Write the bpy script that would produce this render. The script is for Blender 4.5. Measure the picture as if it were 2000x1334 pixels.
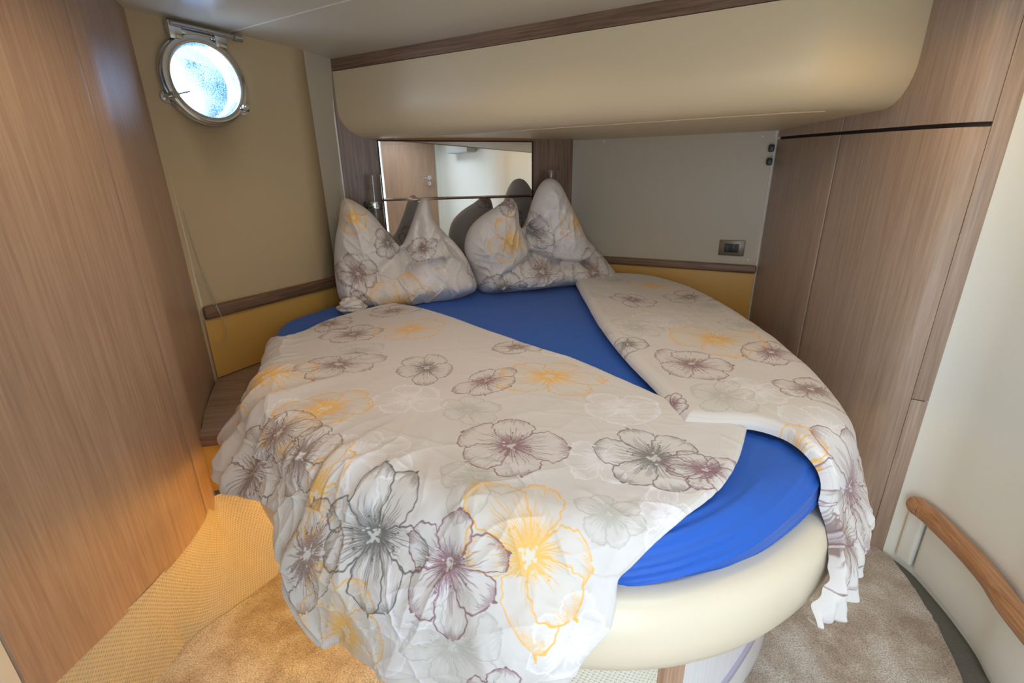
import bpy, bmesh, math, random
import numpy as np
from mathutils import Vector, Matrix
for o in list(bpy.data.objects): bpy.data.objects.remove(o)
S=bpy.context.scene; C=S.collection; PI=math.pi
# ------------------------------------------------------------------ camera
F_PX=920.; PITCH=math.radians(19.3); ROLL=math.radians(.87); EYE=1.30
cd=bpy.data.cameras.new('camera'); cam=bpy.data.objects.new('camera',cd); C.objects.link(cam)
cd.sensor_width=36; cd.lens=36*F_PX/2000; cd.clip_start=.02
R_=Vector((1,0,0)); U_=Vector((0,math.sin(PITCH),math.cos(PITCH))); Fw=Vector((0,math.cos(PITCH),-math.sin(PITCH)))
r2=math.cos(ROLL)*R_-math.sin(ROLL)*U_; u2=math.cos(ROLL)*U_+math.sin(ROLL)*R_
M=Matrix((r2,u2,-Fw)).transposed().to_4x4(); M.translation=(0,0,EYE); cam.matrix_world=M
S.camera=cam
# ------------------------------------------------------------------ light
S.view_settings.view_transform='Standard'; S.view_settings.look='None'; S.view_settings.gamma=1; S.view_settings.use_curve_mapping=False
S.view_settings.exposure=0.08
w=bpy.data.worlds.new('sky'); S.world=w; w.use_nodes=True
bg=w.node_tree.nodes['Background']; bg.inputs[0].default_value=(.62,.80,1,1); bg.inputs[1].default_value=4.0
_n=w.node_tree.nodes; _l=w.node_tree.links                    # overcast glare with a patch of blue sky
_tc=_n.new('ShaderNodeTexCoord'); _vm=_n.new('ShaderNodeVectorMath'); _vm.operation='DOT_PRODUCT'; _vm.inputs[1].default_value=(-.870,-.492,0)
_ns=_n.new('ShaderNodeTexNoise'); _ns.inputs['Scale'].default_value=14; _ad=_n.new('ShaderNodeMath'); _ad.operation='MULTIPLY_ADD'; _ad.inputs[1].default_value=.10
_rp=_n.new('ShaderNodeValToRGB'); _rp.color_ramp.elements[0].position=.05; _rp.color_ramp.elements[0].color=(.02,.07,.18,1); _rp.color_ramp.elements[1].position=.11; _rp.color_ramp.elements[1].color=(.62,.80,1,1)
_l.new(_tc.outputs['Generated'],_vm.inputs[0]); _l.new(_tc.outputs['Generated'],_ns.inputs[0]); _l.new(_ns.outputs[0],_ad.inputs[0]); _l.new(_vm.outputs['Value'],_ad.inputs[2]); _l.new(_ad.outputs[0],_rp.inputs[0]); _l.new(_rp.outputs[0],bg.inputs[0])
def area(name,loc,target,sx,sy,power,col,spread=180):
    l=bpy.data.lights.new(name,'AREA'); l.shape='RECTANGLE'; l.size=sx; l.size_y=sy; l.energy=power; l.color=col; l.spread=math.radians(spread)
    o=bpy.data.objects.new(name,l); C.objects.link(o); o.location=loc
    o.rotation_euler=(Vector(target)-Vector(loc)).to_track_quat('-Z','Y').to_euler(); return o
area('added_hatch_light',(.55,.05,1.93),(.66,.36,0),.5,.42,6.2,(.84,.93,1.0),150)      # fill light through the added, unseen ceiling hatch
area('doorway_daylight',(.15,-.50,.75),(.25,1.6,.6),.55,1.2,8,(.88,.95,1.0))      # open doorway behind the viewer
area('porthole_daylight',(-1.36,1.98,1.70),(-.3,1.75,1.35),.16,.22,7.0,(.60,.74,1.0))
def spot(name,loc,power,col,size=100,target=None,blend=1.,rad=.03):
    l=bpy.data.lights.new(name,'SPOT'); l.energy=power; l.color=col; l.spot_size=math.radians(size); l.spot_blend=blend; l.shadow_soft_size=rad
    o=bpy.data.objects.new(name,l); C.objects.link(o); o.location=loc
    t=target or (loc[0],loc[1],0); o.rotation_euler=(Vector(t)-Vector(loc)).to_track_quat('-Z','Y').to_euler(); return o
WARM=(1.0,.72,.38)
spot('spot_and_fill_light',(.93,1.18,1.80),8,(1,.66,.28),165)
spot('spot_and_fill_light',(-.55,1.0,1.80),9,(1,.76,.54),165)  # added warm fill for the left of the bed, no fitting there
spot('spot_and_fill_light',(-.15,1.6,1.80),8,(1,.76,.52),165)  # added warm fill towards the bed head, no fitting there
# ------------------------------------------------------------------ materials
def mat(name,base=(.8,.8,.8),rough=.5,metal=0.,**kw):
    m=bpy.data.materials.new(name); m.use_nodes=True; b=m.node_tree.nodes['Principled BSDF']
    b.inputs['Base Color'].default_value=(*base,1); b.inputs['Roughness'].default_value=rough; b.inputs['Metallic'].default_value=metal
    for k,v in kw.items(): b.inputs[k.replace('_',' ')].default_value=v
    return m
def N(m,t,**kw):
    n=m.node_tree.nodes.new(t)
    for k,v in kw.items():
        if hasattr(n,k): setattr(n,k,v)
        else: n.inputs[k.replace('_',' ')].default_value=v
    return n
def L(m,a,b): m.node_tree.links.new(a,b)
def ramp(m,stops):
    n=N(m,'ShaderNodeValToRGB'); e=n.color_ramp.elements
    while len(e)<len(stops): e.new(.5)
    for i,(p,c) in enumerate(stops): e[i].position=p; e[i].color=(*c,1)
    return n
def wood(name,dark,light,axis=(0,0,1),rough=.42,scale=1.):
    """brushed oak: fine fibres running along the given axis"""
    m=mat(name,light,rough); b=m.node_tree.nodes['Principled BSDF']
    tc=N(m,'ShaderNodeTexCoord'); q=Vector(axis).normalized().rotation_difference(Vector((0,0,1))).to_euler()
    r=N(m,'ShaderNodeMapping'); r.inputs['Rotation'].default_value=q; L(m,tc.outputs['Object'],r.inputs['Vector'])
    def noise(sc,s,det,dist=0):
        mp=N(m,'ShaderNodeMapping'); mp.inputs['Scale'].default_value=s; L(m,r.outputs[0],mp.inputs['Vector'])
        n=N(m,'ShaderNodeTexNoise'); n.inputs['Scale'].default_value=sc*scale; n.inputs['Detail'].default_value=det; n.inputs['Distortion'].default_value=dist
        L(m,mp.outputs[0],n.inputs['Vector']); return n
    n1=noise(150,(1,1,.03),5); n2=noise(9,(1,1,.15),3,.6); n3=noise(420,(1,1,.035),2)
    a=N(m,'ShaderNodeMath',operation='MULTIPLY_ADD'); L(m,n1.outputs[0],a.inputs[0]); a.inputs[1].default_value=.62
    a2=N(m,'ShaderNodeMath',operation='MULTIPLY'); L(m,n2.outputs[0],a2.inputs[0]); a2.inputs[1].default_value=.30; L(m,a2.outputs[0],a.inputs[2])
    a3=N(m,'ShaderNodeMath',operation='MULTIPLY_ADD'); L(m,n3.outputs[0],a3.inputs[0]); a3.inputs[1].default_value=.22; L(m,a.outputs[0],a3.inputs[2])
    cr=ramp(m,[(.42,dark),(.56,tuple((x+y)/2 for x,y in zip(dark,light))),(.70,light)]); L(m,a3.outputs[0],cr.inputs[0]); L(m,cr.outputs[0],b.inputs['Base Color'])
    bp=N(m,'ShaderNodeBump'); bp.inputs['Strength'].default_value=.25; bp.inputs['Distance'].default_value=.0015; L(m,a3.outputs[0],bp.inputs['Height']); L(m,bp.outputs[0],b.inputs['Normal'])
    return m
def grainy(name,c1,c2,scale,rough=.6,bump=.3,dist=.001,big=None):
    m=mat(name,c1,rough); b=m.node_tree.nodes['Principled BSDF']; tc=N(m,'ShaderNodeTexCoord')
    n=N(m,'ShaderNodeTexNoise'); n.inputs['Scale'].default_value=scale; n.inputs['Detail'].default_value=4; L(m,tc.outputs['Object'],n.inputs['Vector'])
    cr=ramp(m,[(.35,c2),(.65,c1)]); L(m,n.outputs[0],cr.inputs[0]); out=cr.outputs[0]
    L(m,out,b.inputs['Base Color'])
    bp=N(m,'ShaderNodeBump'); bp.inputs['Strength'].default_value=bump; bp.inputs['Distance'].default_value=dist; L(m,n.outputs[0],bp.inputs['Height']); L(m,bp.outputs[0],b.inputs['Normal'])
    return m
D_,L_=(.345,.245,.182),(.475,.358,.275)
oak=wood('oak_vertical',D_,L_)
oak_left=wood('oak_left',(.37,.235,.155),(.50,.34,.228))
BX=Vector((.88,-.475,0))
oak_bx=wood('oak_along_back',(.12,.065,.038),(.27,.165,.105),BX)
oak_rail_l=wood('oak_along_left',(.10,.050,.028),(.24,.14,.085),(.33,.64,0))
oak_bench=wood('oak_bench',(.20,.13,.09),(.38,.27,.20),(1,.2,0))
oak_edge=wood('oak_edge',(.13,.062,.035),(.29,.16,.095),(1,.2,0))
oak_hand=wood('oak_handrail',(.30,.14,.065),(.56,.31,.16),(-.25,-1,0),.35)
oak_glare=wood('oak_glare',(.76,.72,.72),(.86,.84,.84),rough=.35)  # drum oak, whitened in its colour to stand for overexposed glare
oak_panel=wood('oak_mirror_panel',(.13,.078,.052),(.29,.19,.135))
cream=grainy('cream_vinyl',(.70,.565,.36),(.685,.55,.35),500,.42,.08,.0005)
rimv=grainy('bed_rim_vinyl',(.75,.655,.49),(.735,.64,.48),500,.38,.08,.0005)
gold=grainy('golden_vinyl',(.62,.36,.085),(.60,.345,.08),500,.5,.1,.0005)
hull=grainy('hull_lining',(.56,.43,.25),(.55,.42,.245),300,.6,.06,.0005)
whitewall=grainy('white_panel',(.85,.87,.81),(.84,.86,.80),120,.45,.03,.0004)
backwall=grainy('back_panel',(.56,.49,.375),(.55,.48,.37),120,.42,.03,.0004)
ceilm=mat('ceiling_gloss',(.62,.57,.46),.22)
chrome=mat('chrome',(.62,.64,.66),.12,1.)
steel=mat('brushed_steel',(.45,.43,.40),.3,1.)
black=mat('black_plastic',(.02,.02,.02),.4)
dark=mat('dark_gap',(.03,.02,.015),.8)
mirrorm=mat('mirror_glass',(.86,.86,.86),.01,1.)
edgewhite=mat('white_edging',(.80,.76,.66),.4)
greyp=mat('grey_plastic',(.42,.42,.40),.45)
plate=mat('bronze_plate',(.20,.16,.12),.35,.4)
glass=mat('clear_glass',(1,1,1),.02,**{'Transmission_Weight':1.,'IOR':1.28})
# ------------------------------------------------------------------ mesh helpers
def link(name,vs,fs,m,parent=None,smooth=False):
    me=bpy.data.meshes.new(name); me.from_pydata([tuple(map(float,v)) for v in vs],[],fs); me.validate(); me.update()
    o=bpy.data.objects.new(name,me); C.objects.link(o); me.materials.append(m)
    if parent:
        o.parent=parent; o.matrix_parent_inverse=Matrix.Translation(-parent.location) if parent.type=='EMPTY' else Matrix()
    if smooth:
        for p in me.polygons: p.use_smooth=True
    return o
def recalc(o,bevel=0.,seg=2,sharp=35):
    bm=bmesh.new(); bm.from_mesh(o.data); bmesh.ops.remove_doubles(bm,verts=bm.verts,dist=1e-5)
    bmesh.ops.recalc_face_normals(bm,faces=bm.faces)
    if bevel>0:
        es=[e for e in bm.edges if len(e.link_faces)==2 and e.calc_face_angle(0)>math.radians(sharp)]
        bmesh.ops.bevel(bm,geom=es,offset=bevel,segments=seg,profile=.5,affect='EDGES',clamp_overlap=True)
    bm.to_mesh(o.data); bm.free()
    for p in o.data.polygons: p.use_smooth=True
    try: o.data.set_sharp_from_angle(angle=math.radians(38))
    except Exception: pass
    return o
def prism(name,poly,z0,z1,m,parent=None,bevel=.0,seg=2):
    """vertical prism; z0/z1 numbers or one value per corner"""
    n=len(poly); a=z0 if hasattr(z0,'__len__') else [z0]*n; b=z1 if hasattr(z1,'__len__') else [z1]*n
    vs=[(x,y,a[i]) for i,(x,y) in enumerate(poly)]+[(x,y,b[i]) for i,(x,y) in enumerate(poly)]
    fs=[tuple(range(n))[::-1],tuple(range(n,2*n))]+[(i,(i+1)%n,n+(i+1)%n,n+i) for i in range(n)]
    return recalc(link(name,vs,fs,m,parent),bevel,seg)
def strip_poly(path,thick):
    """plan outline of a sheet following the path, thickness to the left of travel"""
    P=[Vector(p) for p in path]; nn=[]
    for i in range(len(P)):
        d=(P[min(i+1,len(P)-1)]-P[max(i-1,0)]).normalized(); nn.append(Vector((-d.y,d.x)))
    return [tuple(p) for p in P]+[tuple(p+n*thick) for p,n in reversed(list(zip(P,nn)))]
def sheet(name,path,thick,z0,z1,m,parent=None,bevel=.0):
    """upright panel following a plan path: quads, z per path point allowed"""
    n=len(path); a=list(z0) if hasattr(z0,'__len__') else [z0]*n; b=list(z1) if hasattr(z1,'__len__') else [z1]*n
    q=strip_poly(path,thick); front=q[:n]; back=q[n:][::-1]; vs=[];fs=[]
    for i in range(n): vs+=[(*front[i],a[i]),(*front[i],b[i]),(*back[i],b[i]),(*back[i],a[i])]
    for i in range(n-1):
        for k in range(4): fs.append((4*i+k,4*i+(k+1)%4,4*i+4+(k+1)%4,4*i+4+k))
    fs+=[(0,1,2,3),(4*n-1,4*n-2,4*n-3,4*n-4)]
    return recalc(link(name,vs,fs,m,parent),bevel)
def box(name,c,s,m,parent=None,rot=0.,bevel=.0,tilt=None):
    vs=[];R=Matrix.Rotation(rot,3,'Z')
    if tilt is not None: R=tilt
    for z in (-.5,.5):
        for x,y in ((-.5,-.5),(.5,-.5),(.5,.5),(-.5,.5)): vs.append(Vector(c)+R@Vector((x*s[0],y*s[1],z*s[2])))
    fs=[(3,2,1,0),(4,5,6,7),(0,1,5,4),(1,2,6,5),(2,3,7,6),(3,0,4,7)]
    return recalc(link(name,vs,fs,m,parent),bevel)
def tube(name,pts,r,m,parent=None,seg=12,caps=True,flat=None):
    P=[Vector(p) for p in pts]; vs=[];fs=[];n=len(P); rr=r if hasattr(r,'__len__') else [r]*n; up0=Vector((0,0,1))
    for i in range(n):
        d=(P[min(i+1,n-1)]-P[max(i-1,0)]).normalized(); up=up0 if abs(d.z)<.95 else Vector((1,0,0))
        a=d.cross(up).normalized(); b=a.cross(d).normalized(); fz=flat or 1.
        for k in range(seg):
            t=2*PI*k/seg; vs.append(P[i]+a*math.cos(t)*rr[i]+b*math.sin(t)*rr[i]*fz)
    for i in range(n-1):
        for k in range(seg): fs.append((i*seg+k,i*seg+(k+1)%seg,(i+1)*seg+(k+1)%seg,(i+1)*seg+k))
    if caps: fs+=[tuple(range(seg)),tuple(range((n-1)*seg,n*seg))[::-1]]
    return recalc(link(name,vs,fs,m,parent))
def lathe(name,prof,origin,ax,m,parent=None,seg=64,ref=None,closed=False):
    """profile (radius, height) turned about the axis"""
    ax=Vector(ax).normalized(); a=(Vector(ref) if ref else ax.orthogonal()).normalized(); b=ax.cross(a); vs=[];fs=[];n=len(prof)
    for k in range(seg):
        t=2*PI*k/seg
        for r,h in prof: vs.append(Vector(origin)+(a*math.cos(t)+b*math.sin(t))*r+ax*h)
    for k in range(seg):
        for j in range(n if closed else n-1):
            fs.append((k*n+j,k*n+(j+1)%n,((k+1)%seg)*n+(j+1)%n,((k+1)%seg)*n+j))
    return recalc(link(name,vs,fs,m,parent))
def thing(name,label,cat,loc,group=None):
    o=bpy.data.objects.new(name,None); C.objects.link(o); o.location=loc; o.empty_display_size=.05; return tag(o,label,cat,group)
def tag(o,label,cat,group=None,kind=None):
    o['label']=label; o['category']=cat
    if group: o['group']=group
    if kind: o['kind']=kind
    return o
def struct(o): o['kind']='structure'; return o
# ---- bed plan and draping maths (numpy only) ----

BC=np.array([-.039,1.722])          # centre of the round bed
ZTOP=.70; ZRIM=.60
_OUT=np.array([(.183,.657),(.35,.676),(.502,.735),(.66,.845),(.79,.99),(.872,1.15),(.922,1.35),(.952,1.6),(.968,1.9),(.968,2.25),(.92,2.50),(.78,2.72),(.5,2.83),(.2,2.81),(-.1,2.72),(-.4,2.63),(-.7,2.52),(-.87,2.39),(-.985,2.22),(-1.045,2.03),(-.985,1.82),(-.90,1.62),(-.83,1.42),(-.755,1.25),(-.645,1.09),(-.49,.93),(-.27,.785),(-.04,.69)])
def catmull(P,n,closed=True):
    P=np.asarray(P,float);N=len(P);out=[]
    seg=N if closed else N-1
    for i in range(seg):
        if closed: p0,p1,p2,p3=[P[(i+k-1)%N] for k in range(4)]
        else: p0,p1,p2,p3=P[max(i-1,0)],P[i],P[i+1],P[min(i+2,N-1)]
        for t in np.linspace(0,1,n,endpoint=False):
            out.append(.5*((2*p1)+(-p0+p2)*t+(2*p0-5*p1+4*p2-p3)*t*t+(-p0+3*p1-3*p2+p3)*t**3))
    if not closed: out.append(P[-1])
    return np.array(out)
_o=catmull(_OUT,12)
_a=np.arctan2(_o[:,1]-BC[1],_o[:,0]-BC[0]);_r=np.hypot(_o[:,0]-BC[0],_o[:,1]-BC[1])
_i=np.argsort(_a);_a=_a[_i];_r=_r[_i]
_a=np.r_[_a-2*math.pi,_a,_a+2*math.pi];_r=np.r_[_r,_r,_r]
_ag=np.linspace(-math.pi,math.pi,721)
_rg=np.interp(_ag,_a,_r)
for _ in range(6): _rg[1:-1]=(_rg[:-2]+2*_rg[1:-1]+_rg[2:])/4
def Rb(th):
    th=(np.asarray(th)+math.pi)%(2*math.pi)-math.pi
    return np.interp(th,_ag,_rg)
def sstep(x,a,b):
    t=np.clip((x-a)/(b-a),0,1);return t*t*(3-2*t)
def drape(q,lift=.012,flare=.0,fold=1.0,seed=0.):
    """flat cloth coordinates q (metres from the bed centre) -> draped point"""
    q=np.asarray(q,float);th=np.arctan2(q[...,1],q[...,0]);rho=np.hypot(q[...,0],q[...,1])
    R=Rb(th)+.008
    er=.075; s=rho-(R-er)              # s>0 : past the start of the rounded edge
    la=er*math.pi/2
    ang=np.clip(s/er,0,math.pi/2)
    rad=np.where(s<0,rho,R-er+er*np.sin(ang))
    zz=np.where(s<0,0,-er*(1-np.cos(ang)))
    h=np.clip(s-la,0,None)             # hanging length
    # pushed out by the padded rim, then falling
    rad=rad+.062*sstep(h,.0,.12)+flare*h
    zz=zz-h*.97
    dth=(th-math.radians(-153)+math.pi)%(2*math.pi)-math.pi
    E=.028*np.exp(-(dth/math.radians(19))**4)   # spread over the bench end
    rad=rad+E*sstep(h,-.01,.16)
    amp=fold*.026*sstep(h,.03,.40)
    f=np.sin(th*15+seed)+.6*np.sin(th*27+1.3+seed*2+h*3)+.35*np.sin(th*44+.5+seed)
    rad=rad+amp*(f*.6+.35)
    x=BC[0]+rad*np.cos(th);y=BC[1]+rad*np.sin(th)
    return np.stack([x,y,ZTOP+lift+zz],-1)
# ------------------------------------------------------------------ plan of the cabin
ZC=1.84
BK0=(.37,3.06); BK1=(1.52,2.455)                         # white back panel
MA=Vector((-.82,2.57)); MD=Vector((math.cos(math.radians(17.5)),math.sin(math.radians(17.5)))); MN=Vector((MD.y,-MD.x))
def mw(s,out=0.): p=MA+MD*s+MN*out; return (p.x,p.y)      # along the mirror wall, distance out into the cabin
CAB=[tuple(p) for p in catmull([(1.345,2.56),(1.285,2.2),(1.25,1.9),(1.228,1.62),(1.224,1.5),(1.242,1.405),(1.292,1.366)],6,False)]
WALL=[tuple(p) for p in catmull([(1.318,1.352),(1.339,1.315),(1.352,1.25),(1.345,1.167),(1.330,1.07),(1.303,.964),(1.268,.88),(1.235,.76),(1.215,.6),(1.20,.3),(1.20,-.35)],5,False)]
LEFTP=[tuple(p) for p in catmull([(-1.268,1.85),(-1.20,1.70),(-1.11,1.51),(-1.035,1.372),(-1.004,1.318),(-.982,1.243),(-.962,1.13),(-.957,1.013),(-.966,.88),(-.979,.773),(-.988,.71),(-.996,.677)],5,False)]
# floor of woven carpet and plush rug
def woven(name,base,darkc,d1,d2,pitch=.0095):
    m=mat(name,base,.85); b=m.node_tree.nodes['Principled BSDF']; tc=N(m,'ShaderNodeTexCoord'); sn=[]
    nz=N(m,'ShaderNodeTexNoise'); nz.inputs['Scale'].default_value=40; L(m,tc.outputs['Object'],nz.inputs['Vector'])
    for d in (d1,d2):
        v=N(m,'ShaderNodeVectorMath',operation='DOT_PRODUCT'); k=2*PI/pitch; v.inputs[1].default_value=[c*k for c in d]; L(m,tc.outputs['Object'],v.inputs[0])
        a=N(m,'ShaderNodeMath',operation='MULTIPLY_ADD'); a.inputs[1].default_value=1.6; L(m,nz.outputs[0],a.inputs[0]); L(m,v.outputs['Value'],a.inputs[2])
        q=N(m,'ShaderNodeMath',operation='SINE'); L(m,a.outputs[0],q.inputs[0]); sn.append(q)
    mu=N(m,'ShaderNodeMath',operation='MULTIPLY'); L(m,sn[0].outputs[0],mu.inputs[0]); L(m,sn[1].outputs[0],mu.inputs[1])
    cr=ramp(m,[(.0,darkc),(.22,base),(1,tuple(min(1,c*1.10) for c in base))]); ma=N(m,'ShaderNodeMath',operation='MULTIPLY_ADD'); ma.inputs[1].default_value=.5; ma.inputs[2].default_value=.5
    L(m,mu.outputs[0],ma.inputs[0]); L(m,ma.outputs[0],cr.inputs[0]); L(m,cr.outputs[0],b.inputs['Base Color'])
    bp=N(m,'ShaderNodeBump'); bp.inputs['Strength'].default_value=.6; bp.inputs['Distance'].default_value=.003; L(m,ma.outputs[0],bp.inputs['Height']); L(m,bp.outputs[0],b.inputs['Normal'])
    return m
wov=woven('woven_carpet',(.60,.52,.35),(.30,.25,.16),(-.25,.97,0),(.75,.1,-.75))
wovd=woven('woven_border',(.16,.155,.13),(.05,.05,.045),(.8,.6,0),(-.6,.8,0),.006)
wovl=woven('woven_riser',(.76,.72,.60),(.40,.35,.26),(1,.25,.5),(-.2,.1,1.),.014)
fl=box('floor',(.1,1.2,-.05),(3.6,4.6,.10),wovd); struct(fl)
# plush rug
m=mat('plush_pile',(.6,.5,.4),.95); b=m.node_tree.nodes['Principled BSDF']; b.inputs['Sheen Weight'].default_value=.4
tc=N(m,'ShaderNodeTexCoord'); n1=N(m,'ShaderNodeTexNoise'); n1.inputs['Scale'].default_value=7; n1.inputs['Detail'].default_value=5; n1.inputs['Roughness'].default_value=.65
n2=N(m,'ShaderNodeTexNoise'); n2.inputs['Scale'].default_value=260; n2.inputs['Detail'].default_value=3
for n_ in (n1,n2): L(m,tc.outputs['Object'],n_.inputs['Vector'])
c1=ramp(m,[(.38,(.46,.36,.27)),(.50,(.62,.54,.45)),(.62,(.78,.73,.66))]); L(m,n1.outputs[0],c1.inputs[0])
c2=ramp(m,[(.35,(.42,.42,.42)),(.60,(1,1,1))]); L(m,n2.outputs[0],c2.inputs[0])
mx=N(m,'ShaderNodeMix',data_type='RGBA',blend_type='MULTIPLY'); mx.inputs[0].default_value=.85; L(m,c1.outputs[0],mx.inputs[6]); L(m,c2.outputs[0],mx.inputs[7]); L(m,mx.outputs[2],b.inputs['Base Color'])
bp=N(m,'ShaderNodeBump'); bp.inputs['Strength'].default_value=.9; bp.inputs['Distance'].default_value=.006; L(m,n2.outputs[0],bp.inputs['Height']); L(m,bp.outputs[0],b.inputs['Normal'])
plush=m
rug_right=[(1.31,1.36),(1.318,1.29),(1.300,1.19),(1.270,1.08),(1.235,.985),(1.19,.89),(1.13,.78),(1.08,.60),(1.06,.2),(1.06,-.35)]
rug_left=[(-.40,-.35),(-.97,.0),(-1.0,.4),(-1.0,.72),(-1.005,.917),(-.967,1.044),(-.925,1.103),(-.841,1.228),(-.786,1.319),(-.70,1.42),(-.4,1.9),(.6,2.1),(1.2,1.6)]
rp=[tuple(p) for p in catmull(rug_right,6,False)]+[tuple(p) for p in catmull(rug_left,6,False)]
rg=[]; rnd=random.Random(3)
for p,q in zip(rp,rp[1:]+rp[:1]):                         # pile edge is slightly irregular
    d=math.dist(p,q); k=max(1,int(d/.02))
    for i in range(k):
        t=i/k; rg.append((p[0]+(q[0]-p[0])*t+rnd.uniform(-.003,.003),p[1]+(q[1]-p[1])*t+rnd.uniform(-.003,.003)))
rug=prism('rug',rg,.0,.016,plush,bevel=0); tag(rug,'beige mottled plush rug covering the floor around the round bed','rug')
# carpeted step on the left, sloping from under the bench down to the rug
top=catmull([(-.996,.55),(-.996,.677),(-.966,.88),(-.957,1.013),(-.982,1.243),(-1.004,1.335),(-.86,1.40),(-.72,1.5),(-.6,1.75)],8,False)
bot=catmull([(-1.0,.50),(-1.0,.70),(-1.005,.917),(-.967,1.044),(-.925,1.103),(-.841,1.228),(-.786,1.319),(-.70,1.42),(-.45,1.75)],8,False)
vs=[];fs=[];K=len(top); rows=7
for i in range(K):
    for j in range(rows):
        t=j/(rows-1); x=top[i][0]*(1-t)+bot[i][0]*t; y=top[i][1]*(1-t)+bot[i][1]*t
        vs.append((x,y,.30*(1-t)**1.15))
for i in range(K-1):
    for j in range(rows-1): a=i*rows+j; fs.append((a,a+1,a+rows+1,a+rows))
base=len(vs)
for i in range(K): vs.append((top[i][0]-.02,top[i][1]+.02,.0))
for i in range(K-1): fs.append((i*rows,(i+1)*rows,base+i+1,base+i))
st=recalc(link('carpeted_step',vs,fs,wov)); tag(st,'sloping step of beige woven carpet along the curved oak cabinet on the left','step')
# ceiling with an added hatch opening to let light in
cx0,cx1,cy0,cy1=.28,.82,-.18,.28
def ceil_part(name,polys,m):
    vs=[];fs=[]
    for pl_ in polys:
        k=len(vs); n=len(pl_); vs+=[(x,y,ZC) for x,y in pl_]+[(x,y,ZC+.04) for x,y in pl_]
        fs+=[tuple(range(k,k+n)),tuple(range(k+n,k+2*n))[::-1]]+[(k+i,k+(i+1)%n,k+n+(i+1)%n,k+n+i) for i in range(n)]
    return struct(recalc(link(name,vs,fs,m)))
# seam runs parallel to the locker
sa,sb=(-1.5,2.36),(.2,1.376+.0)
g=.0025
ceil_part('ceiling',[[(-1.5,3.2),(-1.5,2.359),(.28,1.331),(1.7,.511),(1.7,3.2)]],ceilm)
c2_=ceil_part('ceiling',[[(-1.5,2.359-g*2),(-1.5,-.6),(cx0,-.6),(cx0,1.331-g*2)],[(cx0,1.331-g*2),(cx0,cy1),(cx1,cy1),(cx1,1.331-.312-g*2)],[(cx0,cy0),(cx0,-.6),(cx1,-.6),(cx1,cy0)],[(cx1,1.331-.312-g*2),(cx1,-.6),(1.7,-.6),(1.7,.511-g*2)]],ceilm)
tr=box('trim_1',(-.435,1.744,ZC+.001),(1.66,.005,.004),edgewhite,rot=math.atan(-.5776)); struct(tr)
# frame of the added hatch, out of view
h=thing('added_hatch','added white framed hatch in the ceiling behind the viewer, letting in fill light','hatch',(.55,.05,ZC))
for (x,y,sx,sy) in ((cx0,.05,.03,.5),(cx1,.05,.03,.5),(.55,cy0,.57,.03),(.55,cy1,.57,.03)): box('frame',(x,y,ZC+.02),(sx,sy,.06),edgewhite,h,bevel=.004)
# ---- left hull side with the round porthole
B0=Vector((-1.262,1.845,.30));T0=Vector((-1.247,1.849,ZC));B1=Vector((-.930,2.50,.30));T1=Vector((-.900,2.385,ZC))
def hw(a,zv):                                            # a: 0..1 along, z
    t=(zv-.3)/(ZC-.3); lo=B0.lerp(B1,a); hi=T0.lerp(T1,a); return lo.lerp(hi,t)
hd=((B1-B0).normalized()*.15+(T1-T0).normalized()*.85).normalized(); hup=(T0-B0).normalized()
HN=hd.cross(hup).normalized()                            # into the cabin
HN = HN if HN.dot(Vector((1,-1,0)))>0 else -HN
PC=T0+hd*.182; PC.z=1.652; PC=PC  # porthole centre
# project centre onto the ruled wall
ac=.182/ (T1-T0).length; PC=hw(ac,1.652)
RH=.128; NS=64; vs=[];fs=[]
rect=[]
for k in range(NS):
    t=2*PI*k/NS; cx_,cy_=math.cos(t),math.sin(t)
    p=PC+hd*(RH*cx_)+hup*(RH*cy_); vs.append(p)
def aa(p): 
    d=(T1-T0).normalized(); return (p-T0).dot(d)/(T1-T0).length
x0,x1,z0,z1=-.12,1.0,-.02,ZC+.03
for k in range(NS):
    t=2*PI*k/NS; dx,dz=math.cos(t),math.sin(t); LT=(T1-T0).length
    ca=ac; best=1e9
    for bound,den in (((x1-ca)*LT,dx),((x0-ca)*LT,dx),(z1-1.652,dz),(z0-1.652,dz)):
        if abs(den)>1e-9 and bound/den>0: best=min(best,bound/den)
    for f_ in (.25,.5,.75,1.): 
        rr=RH+(best-RH)*f_; vs.append(hw(ca+rr*dx/LT,1.652+rr*dz) if f_>.3 else hw(ca+rr*dx/LT,1.652+rr*dz))
for k in range(NS):
    k2=(k+1)%NS; r=[k]+[NS+k*4+i for i in range(4)]; s=[k2]+[NS+k2*4+i for i in range(4)]
    for i in range(4): fs.append((r[i],r[i+1],s[i+1],s[i]))
# exact corners
for (a_,z_) in ((x1,z1),(x0,z1),(x0,z0),(x1,z0)):
    i0=len(vs); vs.append(hw(a_,z_)); d=[(hw(a_,z_)-vs[NS+k*4+3]).length for k in range(NS)]; s=sorted(range(NS),key=lambda k:d[k])[:2]; fs.append((NS+s[0]*4+3,NS+s[1]*4+3,i0))
wl=link('wall_left',vs,fs,hull,smooth=True); wl.modifiers.new('t','SOLIDIFY').thickness=.012; struct(wl)
# corner filler between hull lining and the mirror wall
A=hw(1.0,.3);B=hw(1.0,ZC); pf=mw(0)
f1=link('wall_corner',[A,(pf[0]-.01,pf[1]+.02,.3),(pf[0]-.015,pf[1]+.02,ZC),B],[(0,1,2,3)],backwall); f1.modifiers.new('t','SOLIDIFY').thickness=.012; struct(f1)
# ---- back wall
bw=sheet('wall_back',[(BK0[0]-.10,BK0[1]+.052),BK1],.03,.25,ZC,backwall); struct(bw)
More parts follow.
